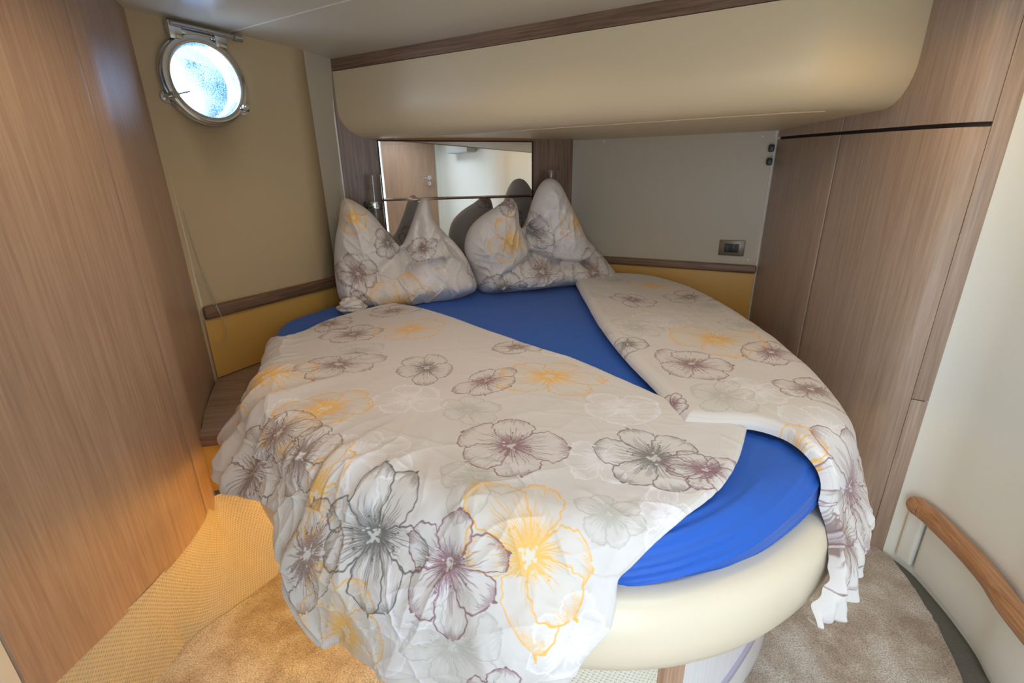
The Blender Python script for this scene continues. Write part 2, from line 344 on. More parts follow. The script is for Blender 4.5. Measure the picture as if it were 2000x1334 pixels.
# mirror wall base (behind bed head), oak
ml=math.dist((MA.x,MA.y),(.37,2.945))
mwl=sheet('wall_head',[mw(-.035),mw(ml)],.12,.25,ZC,oak_panel); struct(mwl)
struct(sheet('trim_2',[mw(-.042,.004),mw(-.035,.004)],.03,.5,ZC,edgewhite))
struct(box('trim_3',(*mw(.570,.003),1.497),(.86,.010,.020),mat('amber_wood',(.36,.12,.03),.5),rot=math.radians(17.5)))
# white wall of the entrance, curved
ww=sheet('wall_right',WALL[::-1],-.03,0,ZC,whitewall); struct(ww)
# rear of the cabin (seen in the mirror)
struct(box('wall_rear',(.01-.55,-.37,.92),(1.0,.04,1.84),whitewall))
struct(box('wall_rear',(1.0+.18,-.37,.92),(.10,.04,1.84),whitewall))
lw=sheet('wall_left_rear',[(-1.0,.665),(-1.03,.3),(-1.0,-.38)],-.03,0,ZC,whitewall); struct(lw)
d1=box('door_1',(.80,-.36,.93),(.66,.04,1.80),oak_left,bevel=.003); struct(d1)
hb=lathe('door_handle',[(0,0),(.024,0),(.024,.010),(0,.010)],(1.03,-.34,1.30),(0,1,0),chrome,d1,24)
tube('door_lever',[(1.03,-.34,1.30),(1.03,-.29,1.30),(1.0,-.285,1.30),(.90,-.285,1.30)],.009,chrome,d1)
lathe('door_lock',[(0,0),(.022,0),(.022,.008),(.010,.008),(.008,.02),(0,.02)],(1.03,-.34,1.235),(0,1,0),chrome,d1,24)
wu=box('wall_unit',(1.135,.28,1.60),(.12,.46,.10),greyp,bevel=.012); tag(wu,'grey slim unit high on the curved white wall, seen in the mirror','wall unit')
# ---- overhead locker
LA=Vector((-.786,2.534)); LD=Vector((.88,-.475)).normalized(); LB=Vector((.965,1.588)); LB=LA+LD*((LB-LA).dot(LD)); LR=Vector((1.36,1.60))
def locker_path(off,rb=.10):
    """front edge of the locker pushed back by off; ends die into the mirror wall and the wardrobe"""
    nrm=Vector((LD.y,-LD.x)); nrm=-nrm if nrm.y<0 else nrm      # towards the back
    RD=(LR-LB).normalized(); rn=Vector((-RD.y,RD.x)); rn=-rn if rn.y<0 else rn
    a0=LA+nrm*off; b_=LB+rn*off
    def inter(p,d,q,e):
        det=d.x*(-e.y)+e.x*d.y; t=((q.x-p.x)*(-e.y)+e.x*(q.y-p.y))/det; return p+d*t
    cor=inter(a0,LD,b_,RD); st_=inter(a0,LD,MA,MD); en=LR+rn*off
    st_=st_-LD*.02
    out=[st_]; r=max(.03,rb-off*.3)
    p1=cor-LD*r; p2=cor+RD*r
    for k in range(1,14): out.append(st_.lerp(p1,k/14))
    for k in range(13):
        t=k/12; out.append((1-t)**2*p1+2*t*(1-t)*cor+t*t*p2)
    for k in range(1,6): out.append(p2.lerp(en,k/5))
    return out
ol=thing('overhead_locker','long cream padded overhead locker with oak top trim above the bed head','locker',(.1,2.3,1.49))
secs=[(1.787,.0),(1.70,0),(1.62,.0)]
for k in range(1,9): t=k/8*PI/2; secs.append((1.62-.130*math.sin(t),.115*(1-math.cos(t))))
vs=[];fs=[];n=None
for z_,o_ in secs:
    p=locker_path(o_); n=len(p); vs+=[(q.x,q.y,z_-(max(0,i-26)/5*.045 if z_>1.75 else 0)) for i,q in enumerate(p)]
for j in range(len(secs)-1):
    for i in range(n-1): a=j*n+i; fs.append((a,a+1,a+n+1,a+n))
j=(len(secs)-1)*n; bk=len(vs)
p=locker_path(.115)
kk=[(Vector(mw(max(.02,min(ml,(q-MA).dot(MD)))))) for q in p]
bkl=[]
for i,q in enumerate(p):                                  # underside runs back to the walls
    t=i/(n-1); 
    tgt=Vector(mw(.10+t*1.9*ml)) if t<.5 else Vector(BK0).lerp(Vector((1.36,2.54)),(t-.5)*2)
    bkl.append(tgt); vs.append((tgt.x,tgt.y,1.497))
for i in range(n-1): fs.append((j+i,j+i+1,bk+i+1,bk+i))
lo=link('padded_body',vs,fs,cream,ol,smooth=True)
tp=locker_path(-.002); poly=[(q.x,q.y) for q in tp]+[(1.5,2.4),(.37,3.0),mw(.0)]
n=len(tp)
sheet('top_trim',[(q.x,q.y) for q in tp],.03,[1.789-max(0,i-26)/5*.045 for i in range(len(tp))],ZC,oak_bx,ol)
sheet('shadow_gap',[(q.x,q.y) for q in locker_path(.004)],.02,[1.784-max(0,i-26)/5*.045 for i in range(len(tp))],[1.791-max(0,i-26)/5*.045 for i in range(len(tp))],dark,ol)
# seam in the underside
sp=[(q.x,q.y,1.4885) for q in locker_path(.128)][1:-6]; tube('seam_piping',sp,.0018,cream,ol,6)
# ---- wardrobe on the right
wd=thing('wardrobe','tall oak wardrobe with two doors beside the bed on the right','wardrobe',(1.3,1.7,0))
def sub(path,a,b):                                        # piece of a path by arc fraction
    P=[Vector(p) for p in path]; l=[0]
    for p,q in zip(P,P[1:]): l.append(l[-1]+(q-p).length)
    T=l[-1]; out=[]
    def at(s):
        for i in range(len(P)-1):
            if s<=l[i+1]+1e-9: return P[i].lerp(P[i+1],(s-l[i])/(l[i+1]-l[i]))
        return P[-1]
    out.append(at(a*T)); out+=[P[i] for i in range(len(P)) if a*T+1e-4<l[i]<b*T-1e-4]; out.append(at(b*T)); return [tuple(p) for p in out]
def zg(p): return 1.414+max(0,(p[1]-1.366))*.040          # door heads rise very slightly aft
TK=-.02
def cabsheet(nm,a,b,z0,z1,m_,off=0.):
    P=sub(CAB,a,b)[::-1]
    f0=z0 if callable(z0) else (lambda p:z0); f1=z1 if callable(z1) else (lambda p:z1)
    if off: P=[(x-off,y) for x,y in P]
    return sheet(nm,P,TK,[f0(p) for p in P],[f1(p) for p in P],m_,wd,.0015)
GA=.52
cabsheet('carcass',.002,.999,.0,ZC,dark,-.012)
cabsheet('door',.004,GA-.0045,.52,lambda p:zg(p)-.006,oak)
cabsheet('door',GA+.0045,.995,.135,lambda p:zg(p)-.006,oak)
cabsheet('upper_panel',.004,GA-.003,lambda p:zg(p)+.006,ZC,oak)
cabsheet('upper_panel',GA+.003,.995,lambda p:zg(p)+.006,ZC,oak)
cabsheet('lower_panel',.004,GA-.002,.0,.519,oak)
cabsheet('kick_panel',GA+.002,.995,.0,.131,oak)
tp_=[CAB[-1],(1.303,1.358),(1.320,1.350)]
sheet('side_trim',[(1.287,1.368),(1.322,1.344)][::-1],-.022,.605,ZC,oak,wd,.001)
sheet('side_trim',[(1.287,1.368),(1.322,1.344)][::-1],-.022,.0,.602,oak,wd,.001)
box('edge_strip',(1.334,2.556,(.512+ZC)/2),(.010,.014,ZC-.512),edgewhite,wd)
# ---- curved oak cabinet on the left
lc=thing('curved_cabinet','large curved oak cabinet filling the left side near the porthole','cabinet',(-1.05,1.2,.3))
sheet('front_panel',sub(LEFTP,.5445,1.0),-.02,.29,ZC,oak_left,lc,.0015)
sheet('corner_panel',sub(LEFTP,.004,.5415),-.02,.12,ZC,oak_left,lc,.0015)
sheet('carcass',[(x-.015,y) for x,y in LEFTP],-.01,.285,ZC,dark,lc)
box('edge_strip',(-1.258,1.856,(.512+ZC)/2),(.014,.014,ZC-.512),edgewhite,lc)
struct(box('trim_4',(-1.004,.655,.92),(.028,.03,1.84),edgewhite,bevel=.004))
# ---- benches, back cushions, rails
bench=thing('side_bench','oak topped side bench with golden vinyl front, left of the bed','bench',(-1.0,1.7,.3))
bt=[(-1.038,1.352),(-.80,1.40),(-.78,1.9),(-.95,2.46),(-1.26,1.86),(-1.20,1.71),(-1.12,1.53),(-1.06,1.42)]
prism('bench_top',bt,.482,.510,oak_bench,bench,.003)
prism('front_edge',[(-1.052,1.338),(-.80,1.387),(-.80,1.402),(-1.045,1.354)],.478,.512,oak_edge,bench,.005,3)
prism('front_panel',[(-1.040,1.350),(-.70,1.415),(-.70,1.45),(-1.040,1.385)],.30,.480,gold,bench,.006,3)
b2=thing('side_bench','oak topped side bench with curved edge beside the wardrobe','bench',(1.2,2.3,.3))
bt2=[(1.30,2.072),(1.22,2.12),(1.05,2.22),(.8,2.5),(.8,2.80),(1.335,2.545)]
prism('bench_top',bt2,.482,.510,oak_bench,b2,.003)
prism('front_edge',[(1.318,2.062),(1.20,2.10),(1.03,2.20),(1.035,2.222),(1.21,2.125),(1.318,2.088)],.478,.513,oak_edge,b2,.005,3)
prism('front_panel',[(1.285,2.10),(1.2,2.14),(1.0,2.26),(1.0,2.30),(1.29,2.13)],.25,.48,gold,b2,.005)
def on_hull(a,z_,out): p=hw(a,z_); return p+HN*out
def hull_strip(nm,a0,a1,z0_,z1_,th,m_,par,bev,nn=8,lean=0.):
    vs=[];fs=[]
    for i in range(nn+1):
        a=a0+(a1-a0)*i/nn
        for (z_,o_) in ((z0_,.004),(z1_,.004),(z1_,th),(z0_,th+lean)): vs.append(on_hull(a,z_,o_))
    for i in range(nn):
        for k in range(4): fs.append((4*i+k,4*i+(k+1)%4,4*i+4+(k+1)%4,4*i+4+k))
    fs+=[(0,1,2,3),(4*nn+3,4*nn+2,4*nn+1,4*nn)]
    return recalc(link(nm,vs,fs,m_,par),bev,3)
br=thing('backrest','golden vinyl backrest with oak rail under the porthole','backrest',(-1.1,2.2,.51))
hull_strip('vinyl_pad',.0,.99,.512,.768,.016,gold,br,.004)
hull_strip('rail',.0,.99,.770,.822,.034,oak_rail_l,br,.010)
brr=thing('backrest','golden vinyl backrest with oak rail below the power socket','backrest',(.9,2.75,.51))
bp0=Vector(BK0);bp1=Vector((1.345,2.547)); bd=(bp1-bp0).normalized(); bn=Vector((bd.y,-bd.x))
def bwp(s,out=0.,z_=0.): p=bp0+bd*s+bn*out; return (p.x,p.y,z_)
LBk=(bp1-bp0).length
sheet('vinyl_pad',[bwp(.0,.018)[:2],bwp(LBk-.01,.018)[:2]],.014,.50,.782,gold,brr,.004)
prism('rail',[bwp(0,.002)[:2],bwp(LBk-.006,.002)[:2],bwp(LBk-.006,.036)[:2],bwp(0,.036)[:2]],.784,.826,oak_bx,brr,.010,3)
# ---- wall details
so=thing('power_socket','bronze framed power socket with black insert on the back wall','socket',bwp(.945,.0,.912))
def wbox(nm,s,z_,w_,h_,t_,o_,m_,par,bev=.001): 
    c=bwp(s,o_+t_/2,z_); return box(nm,c,(w_,t_,h_),m_,par,math.atan2(bd.y,bd.x),bev)
wbox('frame',.958,.912,.128,.084,.010,.001,plate,so,.003)
wbox('black_insert',.958,.912,.072,.046,.004,.010,black,so)
for i in (-1,0,1): wbox('socket_hole',.958,.912+i*.013,.006,.006,.003,.0135,mat('hole',(.002,.002,.002),.9),so,.001)
for i in (-1,1): wbox('rocker',.958+i*.025,.912,.019,.038,.003,.0135,mat('anthracite',(.035,.037,.04),.5),so,.001)
for z_,lb in ((1.415,'upper black clip peeking from behind the wardrobe edge'),(1.352,'lower black clip peeking from behind the wardrobe edge')):
    c=bwp(1.078,.022,z_); k=box('wall_clip',c,(.026,.040,.034),black,None,math.atan2(bd.y,bd.x),.006); tag(k,lb,'clip','black clips by the wardrobe edge')
for s_,z_,lb in ((.012,1.485,'white screw cap at the top of the back panel by the mirror wall'),(.205,1.485,'white screw cap at the top middle of the back panel'),(1.03,1.475,'white screw cap in the top corner by the wardrobe'),(1.048,.853,'white screw cap under the power socket')):
    k=lathe('screw_cap',[(0,.004),(.004,.0035),(.006,.001),(.006,0)],bwp(s_,.0,z_),(bn.x,bn.y,0),mat('white_cap',(.8,.8,.78),.3),None,20); tag(k,lb,'screw cap','screw caps on the back panel')
# ---- mirror, shelf, tumblers
mi=thing('wall_mirror','wide mirror with thin dark edges standing behind the pillows','mirror',(*mw(.57),.75))
mc=mw(.575,.006); box('mirror_pane',(*mc,1.13),(.845,.008,.70),mirrorm,mi,math.radians(17.5))
for a_,b_,z0_,z1_ in ((.1525,.1575,.78,1.482),(.9925,.9975,.78,1.482)): box('mirror_edge',(*mw((a_+b_)/2,.007),(z0_+z1_)/2),(.006,.012,z1_-z0_),dark,mi,math.radians(17.5))
box('mirror_edge',(*mw(.575,.007),1.482),(.85,.012,.005),dark,mi,math.radians(17.5))
sh=thing('glass_shelf','narrow glass shelf with dark front edge across the mirror','shelf',(*mw(.57),1.19))
sglass=mat('smoky_glass',(.55,.5,.42),.05,**{'Transmission_Weight':.8})
box('shelf_pane',(*mw(.575,.045),1.193),(.86,.070,.006),sglass,sh,math.radians(17.5),.001)
box('edge_strip',(*mw(.575,.082),1.193),(.86,.005,.009),mat('bronze_edge',(.12,.07,.04),.15,.9),sh,math.radians(17.5),.001)
def holder(s,zt,lbl,lbg):
    p=mw(s,.060); hh=thing('tumbler_holder',lbl,'holder',(p[0],p[1],zt-.16),'chrome tumbler holders beside the mirror')
    for dz in (-.135,-.150,-.165):
        lathe('ring',[(.0455,-.002),(.0475,0),(.0455,.002),(.0435,0)],(p[0],p[1],zt+dz),(0,0,1),chrome,hh,40,closed=True)
    q=mw(s,.012); box('bracket',(*q,zt-.150),(.050,.024,.040),chrome,hh,math.radians(17.5),.003)
    q=mw(s-.045,.025); box('bracket',(*q,zt-.150),(.020,.05,.034),black,hh,math.radians(17.5),.003)
    gl=lathe('tumbler',[(0,-.245),(.040,-.245),(.0415,-.24),(.0415,0),(.0398,0),(.0398,-.236),(0,-.236)],(p[0],p[1],zt),(0,0,1),glass,None,40)
    tag(gl,lbg,'glass','clear tumblers beside the mirror')
holder(.108,1.318,'chrome ring holder on the oak panel left of the mirror','clear glass tumbler left of the mirror')
holder(1.09,1.33,'chrome ring holder on the oak panel right of the mirror','clear glass tumbler right of the mirror above the pillow tip')
# ---- porthole
po=bpy.data.objects.new('window_1',None); C.objects.link(po); po.location=PC; po['kind']='structure'
def lat(nm,prof,m_,seg=72,c=PC): return lathe(nm,prof,c,HN,m_,po,seg,ref=hd)
lat('outer_flange',[(.126,-.02),(.152,.0),(.154,.006),(.151,.012),(.136,.014),(.134,.020),(.120,.020),(.120,-.02)],chrome)
lat('hinged_frame',[(.119,.016),(.119,.022),(.124,.033),(.134,.036),(.147,.033),(.150,.025),(.147,.018),(.135,.016)],chrome)
lat('window_liner',[(.127,-.005),(.126,-.06),(.123,-.06),(.124,-.005)],mat('white_liner',(.85,.87,.9),.3))
gm=bpy.data.materials.new('speckled_glass'); gm.use_nodes=True; nt=gm.node_tree; nt.nodes.clear()
out=nt.nodes.new('ShaderNodeOutputMaterial'); tr_=nt.nodes.new('ShaderNodeBsdfTransparent'); df=nt.nodes.new('ShaderNodeBsdfTranslucent'); df.inputs[0].default_value=(.22,.32,.46,1)
gl_=nt.nodes.new('ShaderNodeBsdfGlossy'); gl_.inputs['Roughness'].default_value=.05
n_=nt.nodes.new('ShaderNodeTexNoise'); n_.inputs['Scale'].default_value=240; n_.inputs['Detail'].default_value=3; tc_=nt.nodes.new('ShaderNodeTexCoord'); nt.links.new(tc_.outputs['Object'],n_.inputs['Vector'])
gr=nt.nodes.new('ShaderNodeTexNoise'); gr.inputs['Scale'].default_value=7; nt.links.new(tc_.outputs['Object'],gr.inputs['Vector'])
ad=nt.nodes.new('ShaderNodeMath'); ad.operation='MULTIPLY'; nt.links.new(n_.outputs[0],ad.inputs[0]); nt.links.new(gr.outputs[0],ad.inputs[1])
rr_=nt.nodes.new('ShaderNodeValToRGB'); rr_.color_ramp.elements[0].position=.20; rr_.color_ramp.elements[1].position=.40; nt.links.new(ad.outputs[0],rr_.inputs[0])
mx1=nt.nodes.new('ShaderNodeMixShader'); mx2=nt.nodes.new('ShaderNodeMixShader'); mx2.inputs[0].default_value=.06
nt.links.new(rr_.outputs[0],mx1.inputs[0]); nt.links.new(tr_.outputs[0],mx1.inputs[1]); nt.links.new(df.outputs[0],mx1.inputs[2]); nt.links.new(mx1.outputs[0],mx2.inputs[1]); nt.links.new(gl_.outputs[0],mx2.inputs[2]); nt.links.new(mx2.outputs[0],out.inputs[0])
lat('window_pane',[(0,.014),(.121,.014),(.121,.018),(0,.018)],gm)
def at(x,y,o): return PC+hd*x+hup*y+HN*o
tiltm=Matrix((hd,HN,hup)).transposed()
def pbox(nm,x,y,o,sx,so_,sz,m_,bev=.002,rot=0): 
    R=tiltm@Matrix.Rotation(rot,3,'Y'); return box(nm,at(x,y,o),(sx,so_,sz),m_,po,bevel=bev,tilt=R)
for sx in (-.078,.078): pbox('hinge_arm',sx,.150,.028,.044,.016,.058,chrome,.005)
pbox('hinge_plate',0,.158,.014,.20,.020,.028,chrome,.004)
tube('hinge_pin',[at(-.095,.168,.036),at(.125,.168,.036)],.009,chrome,po,16)
tube('hinge_knob',[at(.125,.168,.036),at(.128,.168,.036),at(.158,.168,.036),at(.160,.168,.036)],[.008,.014,.014,.010],chrome,po,20)
for ang in (205,-32):
    a_=math.radians(ang); x,y=.150*math.cos(a_),.150*math.sin(a_)
    lathe('latch_base',[(0,.010),(.020,.010),(.022,.006),(.022,0)],at(x*1.03,y*1.03,.0),HN,chrome,po,28)
    tube('latch_bolt',[at(x*1.06,y*1.06,.006),at(x*1.04,y*1.04,.036),at(x*.93,y*.93,.044)],[.010,.010,.011],chrome,po,14)
    lathe('latch_nut',[(0,.058),(.006,.058),(.007,.054),(.011,.054),(.012,.046),(.011,.036),(0,.036)],at(x*.95,y*.95,.0),HN,chrome,po,20)
tube('latch_lever',[at(-.128,-.060,.048),at(-.080,-.045,.050)],.0028,chrome,po,8)
# brand-like lettering stamped on the frame
tcv=bpy.data.curves.new('stamp','FONT'); tcv.body='\u24d6 DAGG'; tcv.body='GEBO'; tcv.size=.010; tcv.extrude=.0004; tcv.align_x='CENTER'; tcv.align_y='CENTER'
to=bpy.data.objects.new('stamped_lettering',tcv); C.objects.link(to); tcv.materials.append(mat('stamp_light',(.75,.78,.8),.5)); to.parent=po; to.matrix_parent_inverse=Matrix.Translation(-PC)
Rm=Matrix((hd,hup,HN)).transposed() if hd.cross(hup).dot(HN)>0 else Matrix((-hd,hup,HN)).transposed()
to.matrix_world=Matrix.Translation(at(.004,.134,.0365))@Rm.to_4x4()
# ---- blind cord loop
pts=[(-1.252,1.852,1.20),(-1.246,1.862,1.0),(-1.232,1.885,.84),(-1.222,1.900,.72),(-1.226,1.894,.675),(-1.240,1.875,.655),(-1.256,1.858,.665)]
pts=[Vector(p)+HN*.03+Vector((.0,0,0)) for p in pts]
p2=[Vector(p)+HN*.03 for p in [(-1.2495,1.849,1.16),(-1.243,1.862,.98),(-1.238,1.872,.86),(-1.226,1.893,.78),(-1.222,1.900,.72)]]
cc=tube('blind_cord',[tuple(p) for p in catmull([tuple(p) for p in pts],6,False)],.0016,mat('grey_cord',(.42,.40,.33),.6),None,8); tag(cc,'thin grey looped blind cord hanging against the hull lining','cord')
c2c=tube('cord_strand',[tuple(p) for p in catmull([tuple(p) for p in p2],6,False)],.0014,cc.data.materials[0],cc,8)
# ---- handrail and kick panel on the curved wall
def wall_pts(i0,i1,off):
    P=[Vector(p) for p in WALL]; out=[]
    for i in range(i0,i1):
        d=(P[min(i+1,len(P)-1)]-P[max(i-1,0)]).normalized(); out.append(P[i]+Vector((d.y,-d.x))*off)
    return out
hr=thing('handrail','low oak handrail curving along the white wall at right','handrail',(1.30,1.2,.25))
hp=[(p.x,p.y,.262) for p in wall_pts(6,46,.030)]
r0=[.016,.024]+[.027]*(len(hp)-3)+[.02]
tube('rail',hp,r0,oak_hand,hr,20,flat=1.15)
lathe('joint_line',[(.0275,-.0008),(.0280,0),(.0275,.0008)],hp[4],(Vector(hp[5])-Vector(hp[3])),dark,hr,24)
kp=thing('kick_panel','white padded kick panels below the oak handrail','panel',(1.33,1.2,.03))
sheet('end_pad',[(p.x,p.y) for p in wall_pts(6,11,.004)],-.016,.035,.235,whitewall,kp,.006)
sheet('long_pad',[(p.x,p.y) for p in wall_pts(11,46,.004)],-.014,.035,.235,whitewall,kp,.004)
FL_MAIN =[
(-0.234,-0.330,0.145,'g'),(-0.038,-0.446,0.130,'p'),(-0.526,-0.298,0.155,'b'),(-0.582,0.026,0.143,'b'),(-0.370,0.082,0.190,'y'),(0.150,-0.414,0.188,'y'),(-0.246,-0.554,0.115,'w'),(-0.454,-0.606,0.165,'y'),(-0.078,-0.626,0.105,'s'),(0.034,-0.802,0.145,'p'),(0.338,-0.854,0.145,'g'),(-0.034,-0.930,0.098,'s'),(0.430,-0.902,0.100,'p'),(0.070,-1.070,0.153,'y'),(-0.250,-1.006,0.145,'d'),(-0.082,-1.082,0.121,'p'),(-0.402,-0.998,0.138,'b'),(-0.528,-0.700,0.115,'b'),(-0.438,-0.794,0.108,'b'),(-0.650,-0.742,0.157,'b'),(-0.706,-0.394,0.190,'y'),(-0.214,-1.138,0.135,'w'),(-0.082,-1.210,0.130,'s'),(-0.370,-1.182,0.190,'y'),(-0.502,0.366,0.150,'b'),(-0.730,0.170,0.133,'b'),(0.054,-0.154,0.110,'b'),(0.322,-0.618,0.120,'w'),(-0.298,-0.842,0.134,'w'),(0.222,-0.858,0.098,'w'),(0.314,-1.022,0.075,'w'),(0.018,-1.310,0.091,'p'),(0.142,-1.202,0.085,'w'),(-0.546,-0.638,0.108,'w'),(-0.498,-0.170,0.110,'s'),(0.214,-0.202,0.090,'w'),(0.210,-1.022,0.073,'s'),(-0.370,-0.886,0.109,'y'),]
FL_SIDE =[
(0.774,0.666,0.183,'y'),(0.598,0.394,0.145,'p'),(0.882,0.450,0.145,'b'),(0.918,0.274,0.133,'s'),(0.746,-0.174,0.178,'y'),(0.594,-0.374,0.135,'p'),(0.878,-0.298,0.130,'p'),(0.594,-0.598,0.115,'s'),(0.850,-0.562,0.110,'b'),(0.498,-0.054,0.133,'s'),(0.630,0.066,0.140,'w'),(0.702,-0.570,0.110,'w'),(0.602,0.794,0.138,'s'),(0.646,-0.822,0.083,'y'),(0.798,-0.870,0.178,'p'),(0.434,-0.210,0.078,'g'),(0.450,-0.622,0.060,'p'),(0.922,-0.014,0.095,'s'),(0.746,-0.774,0.131,'w'),(0.730,-1.002,0.123,'b'),]
P1= [(-0.268, 0.518), (-0.228, 0.503), (-0.159, 0.451), (-0.1, 0.371), (-0.052, 0.302), (-0.027, 0.281), (0.005, 0.324), (0.043, 0.402), (0.08, 0.485), (0.107, 0.508), (0.13, 0.483), (0.145, 0.411), (0.182, 0.351), (0.247, 0.281), (0.296, 0.21), (0.33, 0.127), (0.345, 0.038), (0.275, -0.001), (0.149, -0.028), (-0.013, -0.043), (-0.167, -0.037), (-0.291, -0.019), (-0.345, 0.035), (-0.355, 0.126), (-0.349, 0.225), (-0.33, 0.334), (-0.304, 0.416), (-0.288, 0.486)] ;PC1= (-0.037, 0.114)
P2= [(-0.109, 0.494), (-0.089, 0.468), (-0.085, 0.41), (-0.069, 0.355), (-0.043, 0.338), (-0.018, 0.394), (0.015, 0.499), (0.058, 0.572), (0.106, 0.59), (0.152, 0.561), (0.212, 0.467), (0.282, 0.354), (0.327, 0.275), (0.391, 0.213), (0.473, 0.129), (0.537, 0.043), (0.445, 0.012), (0.279, 0.001), (0.055, -0.005), (-0.19, -0.009), (-0.293, 0.012), (-0.329, 0.12), (-0.366, 0.234), (-0.344, 0.336), (-0.28, 0.404), (-0.192, 0.455), (-0.137, 0.49)] ;PC2= (-0.037, 0.128)
FL_P1 = [(-0.248, 0.176, 0.117, 'b'), (-0.067, -0.003, 0.211, 'y'), (-0.235, 0.428, 0.081, 'y'), (0.067, 0.27, 0.083, 'b'), (-0.094, 0.304, 0.089, 'g'), (0.173, 0.225, 0.091, 's'), (0.332, 0.159, 0.067, 'b'), (0.069, 0.146, 0.119, 'w'), (-0.32, 0.097, 0.096, 'w'), (-0.26, 0.028, 0.073, 'b')]
FL_P2 = [(0.024, 0.13, 0.156, 'b'), (-0.149, 0.299, 0.146, 'y'), (0.319, 0.109, 0.134, 'b'), (0.243, 0.384, 0.157, 'y'), (-0.001, 0.33, 0.119, 'g'), (-0.191, 0.057, 0.139, 'd'), (0.124, 0.325, 0.155, 'w'), (-0.137, 0.469, 0.068, 'b'), (-0.306, 0.147, 0.086, 's'), (0.179, 0.037, 0.118, 's')]
# ------------------------------------------------------------------ bed
def ring_pts(off,z_,a0=0,a1=360,n=180):
    out=[]
    for k in range(n+(0 if a1-a0>=359.9 else 1)):
        th=math.radians(a0+(a1-a0)*k/n); r=float(Rb(th))+off; out.append((BC[0]+r*math.cos(th),BC[1]+r*math.sin(th),z_(math.degrees(th)) if callable(z_) else z_))
    return out
def loft(name,prof,m_,parent=None,a0=0,a1=360,n=180,cap=False,closed=False):
    full=a1-a0>=359.9; secs=[ring_pts(o_,z_,a0,a1,n) for o_,z_ in prof]; c=len(secs[0]); vs=[p for s in secs for p in s]; fs=[]
    J=len(secs)
    for j in range(J if closed else J-1):
        j2=(j+1)%J
        for i in range(c if full else c-1): i2=(i+1)%c; fs.append((j*c+i,j*c+i2,j2*c+i2,j2*c+i))
    if cap: fs+=[tuple(range(c)),tuple(range((J-1)*c,J*c))[::-1]]
    if closed and not full: fs+=[tuple(j*c for j in range(J)),tuple(j*c+c-1 for j in range(J))[::-1]]
    return recalc(link(name,vs,fs,m_,parent))
bed=thing('bed_base','round cream padded bed base on a drum plinth','bed base',(BC[0],BC[1],0))
loft('padded_rim',[(-.08,.585),(-.03,.588),(.004,.597),(.028,.592),(.046,.572),(.054,.54),(.055,.50),(.049,.462),(.036,.432),(.015,.412),(-.01,.402),(-.06,.398)],rimv,bed,cap=True)
loft('woven_plinth',[(-.075,.012),(-.075,.400)],wovl,bed,a0=-290,a1=-69,n=120)
loft('drum_plinth',[(-.066,.012),(-.066,.400)],oak_glare,bed,a0=-67.5,a1=71,n=120)
sl=lambda d: max(.03,min(.335,.10+((d+60)/20.)*.21-.0)) if d<=0 else .335
loft('trim_band',[(-.067,lambda d:sl(d)),(-.058,lambda d:sl(d)),(-.058,lambda d:sl(d)+.020),(-.067,lambda d:sl(d)+.020)],mat('lilac_trim',(.42,.38,.48),.3),bed,a0=-67,a1=-10,n=60,closed=True)
loft('wood_post',[(-.085,.012),(-.056,.012),(-.056,.400),(-.085,.400)],wood('oak_post',(.36,.20,.12),(.60,.38,.25)),bed,a0=-70.2,a1=-67.4,n=4,closed=True)
led=mat('led_warm',(1,1,1)); lb=led.node_tree.nodes['Principled BSDF']; lb.inputs['Emission Color'].default_value=(1,.55,.11,1); lb.inputs['Emission Strength'].default_value=26
loft('led_strip',[(-.045,.385),(-.030,.385),(-.030,.392),(-.045,.392)],led,bed,a0=-156,a1=-98,n=60,closed=True)
led2=led.copy(); led2.node_tree.nodes['Principled BSDF'].inputs['Emission Strength'].default_value=5
loft('led_strip',[(-.045,.385),(-.030,.385),(-.030,.392),(-.045,.392)],led2,bed,a0=-50,a1=-8,n=40,closed=True)
